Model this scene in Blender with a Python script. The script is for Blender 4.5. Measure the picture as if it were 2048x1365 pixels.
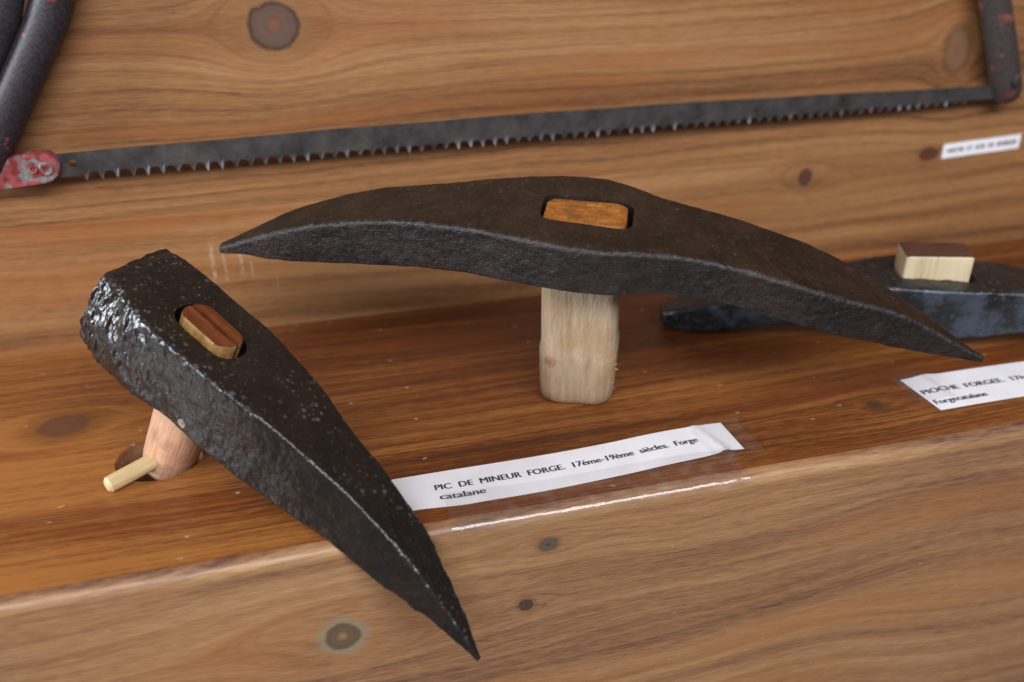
import bpy, bmesh, math, random
from mathutils import Vector, Matrix, noise as mnoise

for _o in list(bpy.data.objects):
    bpy.data.objects.remove(_o, do_unlink=True)
scene = bpy.context.scene
COL = scene.collection
random.seed(7)

# ------------------------------------------------------------------ camera
# metres; X runs along the shelf, Y into the wall, Z up, shelf top at z = 0
cam_d = bpy.data.cameras.new('camera')
cam = bpy.data.objects.new('camera', cam_d)
COL.objects.link(cam)
RIGHT = Vector((0.96729803, -0.25322344, -0.0145747))
UP = Vector((0.1243511, 0.42336305, 0.89738539))
BACK = Vector((-0.22106862, -0.86985149, 0.44100685))
CAM = Vector((0.0, 0.0, 0.2292))
cam.matrix_world = Matrix(((RIGHT.x, UP.x, BACK.x, CAM.x), (RIGHT.y, UP.y, BACK.y, CAM.y),
                           (RIGHT.z, UP.z, BACK.z, CAM.z), (0, 0, 0, 1)))
cam_d.sensor_width = 36.0
cam_d.lens = 1800.0 / 2048.0 * 36.0
cam_d.clip_start = 0.01
cam_d.clip_end = 100.0
cam_d.dof.use_dof = True
cam_d.dof.focus_distance = 0.402
cam_d.dof.aperture_fstop = 5.0
scene.camera = cam

# ------------------------------------------------------------------ light: soft indoor daylight
world = bpy.data.worlds.new('World')
scene.world = world
world.use_nodes = True
_bg = world.node_tree.nodes['Background']
_bg.inputs['Color'].default_value = (0.88, 0.90, 1.0, 1)
_bg.inputs['Strength'].default_value = 0.12


def area(name, loc, target, sx, sy, power, color):
    d = bpy.data.lights.new(name, 'AREA')
    d.shape = 'RECTANGLE'
    d.size, d.size_y, d.energy, d.color = sx, sy, power, color
    o = bpy.data.objects.new(name, d)
    COL.objects.link(o)
    o.location = loc
    o.rotation_euler = (Vector(target) - Vector(loc)).to_track_quat('-Z', 'Y').to_euler()
    return o


area('window_light', (-1.45, 0.10, 0.42), (0.0, 0.38, 0.02), 0.36, 0.50, 27.0, (0.84, 0.92, 1.0))
area('ceiling_light', (0.0, -1.15, 1.30), (0.05, 0.40, 0.0), 2.4, 0.55, 60.0, (0.97, 0.97, 1.0))

scene.view_settings.view_transform = 'Standard'
scene.view_settings.look = 'None'
scene.view_settings.gamma = 1.0
scene.view_settings.use_curve_mapping = False
scene.view_settings.exposure = 0.0
scene.render.engine = 'CYCLES'


# ------------------------------------------------------------------ node helpers
class NT:
    def __init__(self, name):
        self.mat = bpy.data.materials.new(name)
        self.mat.use_nodes = True
        self.nt = self.mat.node_tree
        self.b = self.nt.nodes['Principled BSDF']
        self.out = self.nt.nodes['Material Output']
        tc = self.nt.nodes.new('ShaderNodeTexCoord')
        self.obj = tc.outputs['Object']
        self.nrm = tc.outputs['Normal']

    def _set(self, sock, v):
        if isinstance(v, (int, float)):
            sock.default_value = v
        elif isinstance(v, (tuple, list)):
            v = tuple(v)
            if len(sock.default_value) == 4 and len(v) == 3:
                v = v + (1.0,)
            sock.default_value = v
        else:
            self.nt.links.new(v, sock)

    def m(self, op, a, b=0.0, c=0.0, clamp=False):
        n = self.nt.nodes.new('ShaderNodeMath')
        n.operation = op
        n.use_clamp = clamp
        for i, v in enumerate((a, b, c)):
            self._set(n.inputs[i], v)
        return n.outputs[0]

    def add(self, a, b): return self.m('ADD', a, b)
    def sub(self, a, b): return self.m('SUBTRACT', a, b)
    def mul(self, a, b): return self.m('MULTIPLY', a, b)

    def xyz(self, vec):
        n = self.nt.nodes.new('ShaderNodeSeparateXYZ')
        self._set(n.inputs[0], vec)
        return n.outputs

    def vec(self, x, y, z):
        n = self.nt.nodes.new('ShaderNodeCombineXYZ')
        for i, v in enumerate((x, y, z)):
            self._set(n.inputs[i], v)
        return n.outputs[0]

    def noise(self, vec, scale=1.0, detail=2.0, rough=0.5, dist=0.0):
        n = self.nt.nodes.new('ShaderNodeTexNoise')
        self._set(n.inputs['Vector'], vec)
        n.inputs['Scale'].default_value = scale
        n.inputs['Detail'].default_value = detail
        n.inputs['Roughness'].default_value = rough
        n.inputs['Distortion'].default_value = dist
        return n.outputs[0]

    def voro(self, vec, scale, rnd=1.0, dim='3D'):
        n = self.nt.nodes.new('ShaderNodeTexVoronoi')
        n.voronoi_dimensions = dim
        self._set(n.inputs['Vector'], vec)
        n.inputs['Scale'].default_value = scale
        n.inputs['Randomness'].default_value = rnd
        return n.outputs['Distance'], n.outputs['Color']

    def sstep(self, v, lo, hi, a=0.0, b=1.0):
        n = self.nt.nodes.new('ShaderNodeMapRange')
        n.interpolation_type = 'SMOOTHSTEP'
        self._set(n.inputs[0], v)
        for i, q in enumerate((lo, hi, a, b)):
            self._set(n.inputs[i + 1], q)
        return n.outputs[0]

    def ramp(self, v, stops):
        n = self.nt.nodes.new('ShaderNodeValToRGB')
        self._set(n.inputs[0], v)
        e = n.color_ramp.elements
        while len(e) < len(stops):
            e.new(0.5)
        for el, (p, c) in zip(e, stops):
            el.position = p
            el.color = tuple(c) + (1.0,)
        return n.outputs[0]

    def mix(self, f, a, b, mode='MIX'):
        n = self.nt.nodes.new('ShaderNodeMix')
        n.data_type = 'RGBA'
        n.blend_type = mode
        self._set(n.inputs[0], f)
        self._set(n.inputs[6], a)
        self._set(n.inputs[7], b)
        return n.outputs[2]

    def attr(self, name):
        n = self.nt.nodes.new('ShaderNodeAttribute')
        n.attribute_name = name
        return n.outputs['Fac']

    def bump(self, h, dist, strength=1.0):
        n = self.nt.nodes.new('ShaderNodeBump')
        n.inputs['Strength'].default_value = strength
        n.inputs['Distance'].default_value = dist
        self._set(n.inputs['Height'], h)
        return n.outputs[0]

    def set(self, **kw):
        for k, v in kw.items():
            self._set(self.b.inputs[k.replace('_', ' ')], v)


# ------------------------------------------------------------------ wood
def wood(name, axis, dark, mid, light, red, knots=(), rough=0.36, coat=0.25, seed=0.0, freq=150.0,
         warp=0.012, wave=0.35, streaks=(), scratches=(), specks=0.0, bumpd=0.00012, figure=0.0, grad=None, contrast=1.0):
    """Plank along X; axis names the cross-grain coordinate. Grain lines flow round the knots."""
    N = NT(name)
    o = N.xyz(N.obj)
    x, t = o[0], o['XYZ'.index(axis)]
    w1 = N.noise(N.vec(N.mul(x, 3.2), N.mul(t, 9.0), seed), 1.0, 1.5, 0.45)
    w2 = N.noise(N.vec(N.mul(x, 14.0), N.mul(t, 34.0), seed + 3.1), 1.0, 1.0)
    psi = N.add(t, N.add(N.mul(N.sub(w1, 0.5), warp * 2.2), N.mul(N.sub(w2, 0.5), warp * 0.35)))
    if figure:
        w3 = N.noise(N.vec(N.mul(x, 5.5), N.mul(t, 17.0), seed + 9.7), 1.0, 0.6)
        psi = N.add(psi, N.mul(N.sub(w3, 0.5), figure))
    kin = []
    for k in knots:
        kx, kt, rx, rt = k['p'][0], k['p'][1], k['r'][0], k['r'][1]
        flow = k.get('flow', 2.4)
        ddx, ddt = N.sub(x, kx), N.sub(t, kt)
        jig = N.mul(N.sub(N.noise(N.vec(N.mul(x, 120.0), N.mul(t, 120.0), seed + kx * 50), 1.0, 1.0), 0.5), 0.55)
        fx, ft = N.m('DIVIDE', ddx, rx * flow), N.m('DIVIDE', ddt, rt * k.get('spread', 1.35))
        fr2 = N.add(N.mul(fx, fx), N.mul(ft, ft))
        psi = N.sub(psi, N.m('DIVIDE', N.mul(ddt, k.get('push', 1.0)), N.m('MAXIMUM', fr2, 0.9)))
        cx, ct = N.m('DIVIDE', ddx, rx), N.m('DIVIDE', ddt, rt)
        r = N.m('SQRT', N.add(N.mul(cx, cx), N.mul(ct, ct)))
        jg2 = N.mul(N.sub(N.noise(N.vec(N.mul(x, 420.0), N.mul(t, 420.0), seed + kx * 50), 1.0, 2.0), 0.5), 0.5)
        r = N.add(N.add(r, N.mul(jig, 0.50)), N.mul(jg2, 0.30))
        kin.append((k, r))
    g1 = N.noise(N.vec(N.mul(x, 1.6), N.mul(psi, freq), seed + 1.0), 1.0, 3.0, 0.62)
    g2 = N.noise(N.vec(N.mul(x, 6.0), N.mul(psi, freq * 4.5), seed + 2.0), 1.0, 2.0, 0.55)
    g3 = N.noise(N.vec(N.mul(x, 120.0), N.mul(t, 1500.0), seed + 4.0), 1.0, 3.0, 0.65)
    g4 = N.noise(N.vec(N.mul(x, 13.0), N.mul(psi, 1000.0), seed + 6.0), 1.0, 2.0, 0.6)
    ph = N.add(N.mul(psi, freq * 8.0), N.mul(g1, 9.0))
    sw = N.mul(N.m('POWER', N.add(N.mul(N.m('SINE', ph), 0.5), 0.5), 4.0), N.sstep(g2, 0.3, 0.6))
    big = N.noise(N.vec(N.mul(x, 3.0), N.mul(psi, freq * 0.20), seed + 5.0), 1.0, 2.0, 0.55)
    v = N.add(N.mul(g1, 0.62), N.mul(g2, 0.40))
    v = N.add(N.add(v, N.mul(N.sub(g3, 0.5), 0.72)), N.mul(N.sub(g4, 0.5), 0.44))
    pore = N.sstep(N.noise(N.vec(N.mul(x, 70.0), N.mul(t, 2300.0), seed + 8.0), 1.0, 2.0, 0.6), 0.56, 0.70)
    v = N.sub(v, N.mul(pore, 0.13))
    v = N.sub(v, N.mul(sw, wave * 0.36))
    v = N.add(v, N.mul(N.sub(big, 0.5), 0.66))
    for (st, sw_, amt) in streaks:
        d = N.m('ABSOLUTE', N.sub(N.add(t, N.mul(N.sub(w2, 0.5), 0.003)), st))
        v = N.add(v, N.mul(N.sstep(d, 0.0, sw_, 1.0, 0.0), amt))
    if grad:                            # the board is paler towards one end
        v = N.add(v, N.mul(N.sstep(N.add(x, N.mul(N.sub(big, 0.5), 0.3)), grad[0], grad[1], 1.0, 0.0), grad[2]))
    if contrast != 1.0: v = N.add(N.mul(N.sub(v, 0.54), contrast), 0.56)
    col = N.ramp(v, [(0.22, dark), (0.50, mid), (0.84, light)])
    redm = N.sstep(N.noise(N.vec(N.mul(x, 4.0), N.mul(psi, freq * 0.45), seed + 7.0), 1.0, 2.0), 0.50, 0.72)
    col = N.mix(N.mul(redm, 0.60), col, red)
    for k, r in kin:
        halo = N.sstep(r, 1.0, k.get('halo', 1.7), 1.0, 0.0)
        col = N.mix(N.mul(halo, k.get('halo_amt', 0.5)), col, k.get('halo_col', dark))
        core = N.sstep(r, 0.88, 1.06, 1.0, 0.0)
        rings = N.m('SINE', N.mul(r, 15.0))
        cc = N.mix(N.add(N.mul(rings, 0.10), 0.42), k.get('core', dark), k.get('core2', mid))
        ctr = N.sstep(r, 0.0, 0.42, 1.0, 0.0)
        cc = N.mix(N.mul(ctr, 0.8), cc, k.get('centre', dark))
        col = N.mix(N.mul(core, k.get('amt', 1.0)), col, cc)
        edge = N.mul(N.sstep(r, 0.80, 0.98), N.sstep(r, 0.98, 1.16, 1.0, 0.0))
        col = N.mix(N.mul(edge, k.get('edge', 0.6)), col, (0.030, 0.018, 0.013))
    for (sx, st, wx, wt, amt) in scratches:
        jx = N.mul(N.sub(N.noise(N.vec(3.0, N.mul(t, 90.0), sx * 100), 1.0, 3.0), 0.5), wx * 2.2)
        mx = N.sstep(N.m('ABSOLUTE', N.add(N.sub(x, sx), jx)), wx * 0.3, wx, 1.0, 0.0)
        mt = N.sstep(N.m('ABSOLUTE', N.sub(t, st)), wt * 0.4, wt, 1.0, 0.0)
        br = N.sstep(N.noise(N.vec(N.mul(x, 900.0), N.mul(t, 260.0), 2.0), 1.0, 2.0), 0.36, 0.62)
        col = N.mix(N.mul(N.mul(N.mul(mx, mt), br), amt), col, (0.52, 0.42, 0.32))
    if specks:
        vv = N.vec(N.mul(x, 38.0), N.mul(t, 46.0), seed)
        dd, cc = N.voro(N.vec(N.add(N.mul(x, 38.0), N.mul(g2, 0.25)), N.mul(t, 55.0), seed), 1.0, dim='2D')
        on = N.sstep(N.xyz(cc)[0], 0.70, 0.72)
        brk = N.sstep(N.noise(N.vec(N.mul(x, 900.0), N.mul(t, 900.0), seed), 1.0, 2.0), 0.36, 0.56)
        sp = N.mul(N.mul(N.sstep(dd, 0.02, 0.060, 1.0, 0.0), on), brk)
        col = N.mix(N.mul(sp, specks), col, (0.50, 0.42, 0.36))
        ln = N.noise(N.vec(N.mul(x, 14.0), N.mul(t, 700.0), seed + 12), 1.0, 1.0)
        col = N.mix(N.mul(N.sstep(ln, 0.70, 0.80), specks * 0.35), col, (0.50, 0.36, 0.22))
    N.set(Base_Color=col)
    rr = N.add(rough, N.mul(N.sub(N.noise(N.vec(N.mul(x, 30.0), N.mul(t, 160.0), seed), 1.0, 3.0), 0.5), 0.18))
    N.set(Roughness=rr, Coat_Weight=coat, Coat_Roughness=0.22, Specular_IOR_Level=0.28)
    N.set(Normal=N.bump(N.add(N.mul(g3, 0.6), N.mul(v, 0.8)), bumpd))
    return N.mat


WD, WM, WL, WR = (0.095, 0.038, 0.016), (0.250, 0.116, 0.046), (0.395, 0.212, 0.090), (0.270, 0.092, 0.028)
GREY = (0.17, 0.125, 0.105)
wall_knots = [
    dict(p=(0.0042, 0.1713), r=(0.0125, 0.0118), core=(0.085, 0.048, 0.036), core2=(0.15, 0.088, 0.062), centre=(0.20, 0.072, 0.035),
         edge=0.75, halo=2.1, halo_amt=0.30, halo_col=(0.20, 0.115, 0.055), flow=2.4, spread=1.6, push=0.95),
    dict(p=(0.4299, 0.1375), r=(0.0085, 0.0135), core=(0.15, 0.085, 0.05), core2=(0.20, 0.11, 0.06), centre=(0.16, 0.07, 0.04),
         amt=0.7, edge=0.2, flow=1.6),
]
M_WALL_UP = wood('wood_wall_upper', 'Z', WD, WM, WL, WR, wall_knots, rough=0.42, coat=0.15, seed=2.3, contrast=0.68, freq=95, warp=0.010, wave=0.75,
                 streaks=((0.128, 0.014, -0.13), (0.150, 0.014, 0.12), (0.119, 0.006, -0.06)))
low_knots = [
    dict(p=(0.3309, 0.0619), r=(0.0052, 0.0062), core=(0.075, 0.030, 0.022), core2=(0.12, 0.05, 0.035), centre=(0.09, 0.035, 0.03),
         edge=0.1, halo=2.6, halo_amt=0.45, halo_col=(0.20, 0.10, 0.045), flow=3.0),
    dict(p=(0.4232, 0.0700), r=(0.0080, 0.0048), core=(0.07, 0.022, 0.012), core2=(0.11, 0.035, 0.018), centre=(0.05, 0.02, 0.015),
         amt=0.9, edge=0.0, halo=2.5, halo_amt=0.3, flow=2.0),
]
M_WALL_LOW = wood('wood_wall_lower', 'Z', WD, WM, WL, WR, low_knots, rough=0.42, coat=0.15, seed=8.9, contrast=0.72, freq=70, warp=0.012, wave=0.45,
                  streaks=((0.0750, 0.0016, 0.35), (0.066, 0.010, 0.14), (0.008, 0.012, -0.22), (0.026, 0.006, -0.12), (0.048, 0.008, 0.08)),
                  scratches=((-0.0465, 0.043, 0.0016, 0.016, 0.50), (-0.0400, 0.041, 0.0010, 0.013, 0.42), (-0.0310, 0.045, 0.0014, 0.014, 0.40),
                             (-0.0255, 0.040, 0.0008, 0.010, 0.35), (-0.0720, 0.052, 0.0008, 0.009, 0.25), (-0.0120, 0.028, 0.0006, 0.006, 0.25)))
SD, SM, SL, SR = (0.042, 0.0110, 0.0038), (0.118, 0.033, 0.0082), (0.310, 0.120, 0.029), (0.130, 0.027, 0.0065)
shelf_knots = [
    dict(p=(-0.1206, 0.4229), r=(0.012, 0.011), core=(0.07, 0.028, 0.016), core2=(0.11, 0.045, 0.025), centre=(0.10, 0.04, 0.02),
         amt=0.75, edge=0.0, halo=2.2, halo_amt=0.4, flow=2.5),
    dict(p=(0.2705, 0.3313), r=(0.0042, 0.0042), core=(0.045, 0.022, 0.012), core2=(0.08, 0.04, 0.02), centre=(0.05, 0.02, 0.01),
         amt=0.75, edge=0.0, halo=2.5, halo_amt=0.4, flow=2.5),
]
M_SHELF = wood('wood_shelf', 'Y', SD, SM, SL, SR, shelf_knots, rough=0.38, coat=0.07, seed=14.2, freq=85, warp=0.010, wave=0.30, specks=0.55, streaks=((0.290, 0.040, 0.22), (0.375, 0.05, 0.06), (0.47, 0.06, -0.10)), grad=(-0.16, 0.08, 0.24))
FD, FM, FL, FR = (0.090, 0.044, 0.034), (0.262, 0.132, 0.062), (0.420, 0.250, 0.118), (0.340, 0.130, 0.042)
front_knots = [
    dict(p=(-0.0007, -0.0460), r=(0.0075, 0.0070), core=(0.095, 0.060, 0.036), core2=(0.15, 0.10, 0.065), centre=(0.30, 0.155, 0.075),
         edge=0.15, halo=1.75, halo_amt=0.85, halo_col=(0.235, 0.190, 0.120), flow=5.0, spread=2.3, push=1.0),
    dict(p=(0.0887, -0.0177), r=(0.0042, 0.0034), core=(0.09, 0.065, 0.05), core2=(0.14, 0.105, 0.08), centre=(0.035, 0.025, 0.02),
         edge=0.25, halo=1.8, halo_amt=0.4, flow=3.0),
    dict(p=(0.0788, -0.0487), r=(0.0032, 0.0030), core=(0.05, 0.03, 0.022), core2=(0.11, 0.06, 0.04), centre=(0.04, 0.025, 0.02),
         edge=0.6, halo=2.0, halo_amt=0.5, flow=3.2),
]
M_FRONT = wood('wood_front', 'Z', FD, FM, FL, FR, front_knots, rough=0.40, coat=0.15, streaks=((-0.0005, 0.0030, -0.18), (-0.0085, 0.004, -0.10)), seed=21.7, contrast=0.80, freq=52, warp=0.018, wave=0.40,
               specks=0.18, figure=0.034)


# ------------------------------------------------------------------ mesh helpers
def tag(o, label=None, cat=None, group=None, kind=None):
    if label: o['label'] = label
    if cat: o['category'] = cat
    if group: o['group'] = group
    if kind: o['kind'] = kind
    return o


def empty(name, loc, label, cat):
    o = bpy.data.objects.new(name, None)
    COL.objects.link(o)
    o.location = loc
    o.empty_display_size = 0.02
    return tag(o, label, cat)


def build(name, verts, faces, mat, parent=None, smooth=True, auto=None):
    """Vertices in world coordinates; the mesh is moved into its parent's frame (parents carry a translation only)."""
    off = parent_offset(parent)
    me = bpy.data.meshes.new(name)
    me.from_pydata([tuple(Vector(v) - off) for v in verts], [], faces)
    me.validate()
    if mat: me.materials.append(mat)
    for p in me.polygons: p.use_smooth = smooth
    o = bpy.data.objects.new(name, me)
    COL.objects.link(o)
    if parent: o.parent = parent
    if auto is not None: sharp(me, auto)
    return o


def parent_offset(p):
    off = Vector((0, 0, 0))
    while p is not None:
        off = off + Vector(p.location)
        p = p.parent
    return off


def sharp(me, deg):
    bm = bmesh.new(); bm.from_mesh(me)
    bmesh.ops.recalc_face_normals(bm, faces=bm.faces)
    lim = math.radians(deg)
    for e in bm.edges:
        if len(e.link_faces) == 2 and e.calc_face_angle() > lim: e.smooth = False
    bm.to_mesh(me); bm.free()


def bm_obj(name, bm, mat, parent=None, deg=35):
    off = parent_offset(parent)
    bmesh.ops.recalc_face_normals(bm, faces=bm.faces)
    bmesh.ops.translate(bm, verts=bm.verts, vec=-off)
    me = bpy.data.meshes.new(name)
    bm.to_mesh(me); bm.free()
    me.materials.append(mat)
    for p in me.polygons: p.use_smooth = True
    sharp(me, deg)
    o = bpy.data.objects.new(name, me)
    COL.objects.link(o)
    if parent: o.parent = parent
    return o


def lerp_table(tab, s):
    """Smooth (monotone-ish Catmull) interpolation of rows (s, a, b, c)."""
    n = len(tab)
    if s <= tab[0][0]: return tab[0][1:]
    if s >= tab[-1][0]: return tab[-1][1:]
    for i in range(n - 1):
        if tab[i][0] <= s <= tab[i + 1][0]:
            h = tab[i + 1][0] - tab[i][0]
            f = (s - tab[i][0]) / h
            out = []
            for c in range(1, len(tab[0])):
                p1, p2 = tab[i][c], tab[i + 1][c]
                m1 = (p2 - tab[i - 1][c]) / (tab[i + 1][0] - tab[i - 1][0]) * h if i > 0 else p2 - p1
                m2 = (tab[i + 2][c] - p1) / (tab[i + 2][0] - tab[i][0]) * h if i + 2 < n else p2 - p1
                f2, f3 = f * f, f * f * f
                out.append((2 * f3 - 3 * f2 + 1) * p1 + (f3 - 2 * f2 + f) * m1 + (-2 * f3 + 3 * f2) * p2 + (f3 - f2) * m2)
            return out


def section(w, t, r, nside=12, ncor=6):
    """Rounded rectangle, v in [-w,w], u in [-t,0]; list of (v, u, normal v, normal u, edge wear)."""
    r = min(r, w * 0.8, t * 0.45)
    pts = []
    cs = [(w - r, -r, 0), (-(w - r), -r, 90), (-(w - r), -t + r, 180), (w - r, -t + r, 270)]
    for ci, (cv, cu, a0) in enumerate(cs):
        for k in range(ncor):
            a = math.radians(a0 + 90.0 * k / (ncor - 1))
            pts.append((cv + r * math.cos(a), cu + r * math.sin(a), math.cos(a), math.sin(a), math.sin(math.pi * k / (ncor - 1)) if 0 < k < ncor - 1 else 0.15))
        nv, nu, a1 = cs[(ci + 1) % 4]
        a = math.radians(a0 + 90)
        p0 = (cv + r * math.cos(a), cu + r * math.sin(a))
        p1 = (nv + r * math.cos(a), nu + r * math.sin(a))
        for k in range(1, nside):
            f = k / nside
            pts.append((p0[0] + (p1[0] - p0[0]) * f, p0[1] + (p1[1] - p0[1]) * f, math.cos(a), math.sin(a), 0.0))
    return pts


def forged_head(name, O, a, v, u, tab, s0, s1, ns, rad, disp, mat, parent, nside=12, skew=None, dip=None, slot=None, cap0=True, cap1=True):
    """Loft of rounded-rectangle sections along a, uneven from hammering, with a cut eye."""
    O, a, v, u = Vector(O), Vector(a), Vector(v), Vector(u)
    verts, faces, wear = [], [], []
    ring_n = None

    def put(s, pv, pu, top, nv, nu, e, k=1.0):
        ss = s + (skew(s, pv) if skew else 0.0)
        uu = top + pu
        if dip and pu > -0.002 and nu > 0.3: uu -= dip(s, pv)
        d = disp(s, pv, uu, nv, nu) * k
        P = O + a * ss + v * (pv + nv * d) + u * (uu + nu * d)
        verts.append(P)
        wear.append(e)

    for i in range(ns + 1):
        f = i / ns
        s = s0 + (s1 - s0) * f
        top, w, t = lerp_table(tab, s)
        sec = section(max(w, 0.0006), max(t, 0.0010), rad(s) if callable(rad) else rad, nside)
        ring_n = len(sec)
        for (pv, pu, nv, nu, e) in sec: put(s, pv, pu, top, nv, nu, e)
    for i in range(ns):
        for k in range(ring_n):
            k2 = (k + 1) % ring_n
            faces.append((i * ring_n + k, i * ring_n + k2, (i + 1) * ring_n + k2, (i + 1) * ring_n + k))
    for end, base, on in ((s0, 0, cap0), (s1, ns * ring_n, cap1)):
        top, w, t = lerp_table(tab, end)
        sec = section(max(w, 0.0006), max(t, 0.0010), rad(end) if callable(rad) else rad, nside)
        sign = -1 if end == s0 else 1
        prev = base
        for q, (sc, out) in enumerate(((0.93, 0.0012), (0.80, 0.0022), (0.60, 0.0027), (0.35, 0.0029), (0.12, 0.0030))):
            bulge = out * min(1.0, w / 0.010)
            st = len(verts)
            for (pv, pu, nv, nu, e) in sec:
                cv, cu = pv * sc, -t / 2 + (pu + t / 2) * sc
                ss = end + sign * bulge + (skew(end, pv) if skew else 0.0)
                dd = disp(ss, cv, top + cu, 0, 0)
                verts.append(O + a * (ss + sign * dd * min(1.0, w / 0.010)) + v * cv + u * (top + cu))
                wear.append(0.5 if q == 0 else 0.0)
            for k in range(ring_n):
                k2 = (k + 1) % ring_n
                faces.append((prev + k, prev + k2, st + k2, st + k))
            prev = st
        faces.append(tuple(prev + k for k in range(ring_n)))
    off = parent_offset(parent)
    me = bpy.data.meshes.new(name)
    me.from_pydata([tuple(p - off) for p in verts], [], faces)
    at = me.attributes.new('wear', 'FLOAT', 'POINT')
    at.data.foreach_set('value', wear)
    bm = bmesh.new(); bm.from_mesh(me)
    bmesh.ops.recalc_face_normals(bm, faces=bm.faces)
    bm.to_mesh(me); bm.free()
    me.materials.append(mat)
    o = bpy.data.objects.new(name, me)
    COL.objects.link(o)
    o.parent = parent
    if slot:
        cs, cv, hs, hv, rr, lo, hi = slot
        loop = stadium(hs, hv, rr, 8)
        bmc = bmesh.new()
        A = [bmc.verts.new(tuple(O + a * (cs + x) + v * (cv + y) + u * lo - off)) for x, y in loop]
        B = [bmc.verts.new(tuple(O + a * (cs + x) + v * (cv + y) + u * hi - off)) for x, y in loop]
        n = len(loop)
        for k in range(n): bmc.faces.new((A[k], A[(k + 1) % n], B[(k + 1) % n], B[k]))
        bmc.faces.new(A[::-1]); bmc.faces.new(B)
        bmesh.ops.recalc_face_normals(bmc, faces=bmc.faces)
        mc = bpy.data.meshes.new('cutter'); bmc.to_mesh(mc); bmc.free()
        oc = bpy.data.objects.new('cutter', mc); COL.objects.link(oc); oc.parent = parent
        md = o.modifiers.new('eye', 'BOOLEAN'); md.operation = 'DIFFERENCE'; md.object = oc; md.solver = 'EXACT'
        bpy.context.view_layer.update()
        ev = o.evaluated_get(bpy.context.evaluated_depsgraph_get())
        me2 = bpy.data.meshes.new_from_object(ev)
        o.modifiers.clear(); o.data = me2
        bpy.data.objects.remove(oc, do_unlink=True)
        if not me2.materials: me2.materials.append(mat)
    me = o.data
    for p in me.polygons: p.use_smooth = True
    sharp(me, 50)
    return o


def stadium(hs, hv, r, n):
    out = []
    for (cx, cy, a0) in ((hs - r, hv - r, 0), (-(hs - r), hv - r, 90), (-(hs - r), -(hv - r), 180), (hs - r, -(hv - r), 270)):
        for k in range(n + 1):
            a = math.radians(a0 + 90 * k / n)
            out.append((cx + r * math.cos(a), cy + r * math.sin(a)))
    return out


def rings_mesh(rings, cap=True):
    verts, faces = [], []
    n = len(rings[0])
    for r in rings: verts += r
    for i in range(len(rings) - 1):
        for k in range(n):
            k2 = (k + 1) % n
            faces.append((i * n + k, i * n + k2, (i + 1) * n + k2, (i + 1) * n + k))
    if cap:
        faces.append(tuple(range(n))[::-1])
        faces.append(tuple(range((len(rings) - 1) * n, len(rings) * n)))
    return verts, faces


def box(bm, x0, x1, y0, y1, z0, z1):
    vs = [bm.verts.new((x, y, z)) for x in (x0, x1) for y in (y0, y1) for z in (z0, z1)]
    for f in ((0, 1, 3, 2), (4, 6, 7, 5), (0, 4, 5, 1), (2, 3, 7, 6), (0, 2, 6, 4), (1, 5, 7, 3)):
        bm.faces.new([vs[i] for i in f])


def nz(p, sc, oct=3):
    q = Vector(p) * sc
    val, amp = 0.0, 1.0
    for k in range(oct):
        val += mnoise.noise(q) * amp
        q = q * 2.03 + Vector((3.1, 1.7, 5.3)); amp *= 0.5
    return val


# ------------------------------------------------------------------ the stepped wooden stand
WALL_Y, FRONT_Y, XL, XR = 0.512, 0.2925, -0.62, 1.15
wall = tag(bpy.data.objects.new('back_wall', None), 'varnished pine boards standing behind the tools', 'wall', kind='structure')
COL.objects.link(wall)
for nm, z0, z1, mt, yy in (('plank', 0.0752, 0.62, M_WALL_UP, 0.0), ('plank', -0.02, 0.0750, M_WALL_LOW, 0.00012)):
    bm = bmesh.new()
    box(bm, XL, XR, WALL_Y + yy, WALL_Y + 0.022, z0, z1)
    bm_obj(nm, bm, mt, wall)

HOLE = (-0.0718, 0.3806, 0.0195)


def shelf_mesh():
    """Shelf board with a rounded nose and a drilled hole."""
    bm = bmesh.new()
    R, yb, bot = 0.0062, WALL_Y - 0.0002, -0.0260
    yt = FRONT_Y + R + 0.0002
    n = 72
    hole_t = [bm.verts.new((HOLE[0] + (HOLE[2] + 0.0005) * math.cos(2 * math.pi * k / n), HOLE[1] + (HOLE[2] + 0.0005) * math.sin(2 * math.pi * k / n), 0)) for k in range(n)]
    outer = [bm.verts.new(p) for p in ((XL, yt, 0), (XR, yt, 0), (XR, yb, 0), (XL, yb, 0))]
    es = [bm.edges.new((hole_t[k], hole_t[(k + 1) % n])) for k in range(n)]
    es += [bm.edges.new((outer[k], outer[(k + 1) % 4])) for k in range(4)]
    bmesh.ops.triangle_fill(bm, use_beauty=True, use_dissolve=False, edges=es)
    prev = hole_t
    for rr, z in ((HOLE[2], -0.0006), (HOLE[2], bot)):
        cur = [bm.verts.new((HOLE[0] + rr * math.cos(2 * math.pi * k / n), HOLE[1] + rr * math.sin(2 * math.pi * k / n), z)) for k in range(n)]
        for k in range(n): bm.faces.new((prev[k], prev[(k + 1) % n], cur[(k + 1) % n], cur[k]))
        prev = cur
    bm.faces.new(prev[::-1])
    pl, pr = outer[0], outer[1]
    cl, cr = bm.verts.new((XL, yt, bot)), bm.verts.new((XR, yt, bot))
    bm.faces.new((pl, pr, cr, cl))
    bl, br = bm.verts.new((XL, yb, bot)), bm.verts.new((XR, yb, bot))
    bm.faces.new((outer[3], outer[2], br, bl))
    return bm


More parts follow.
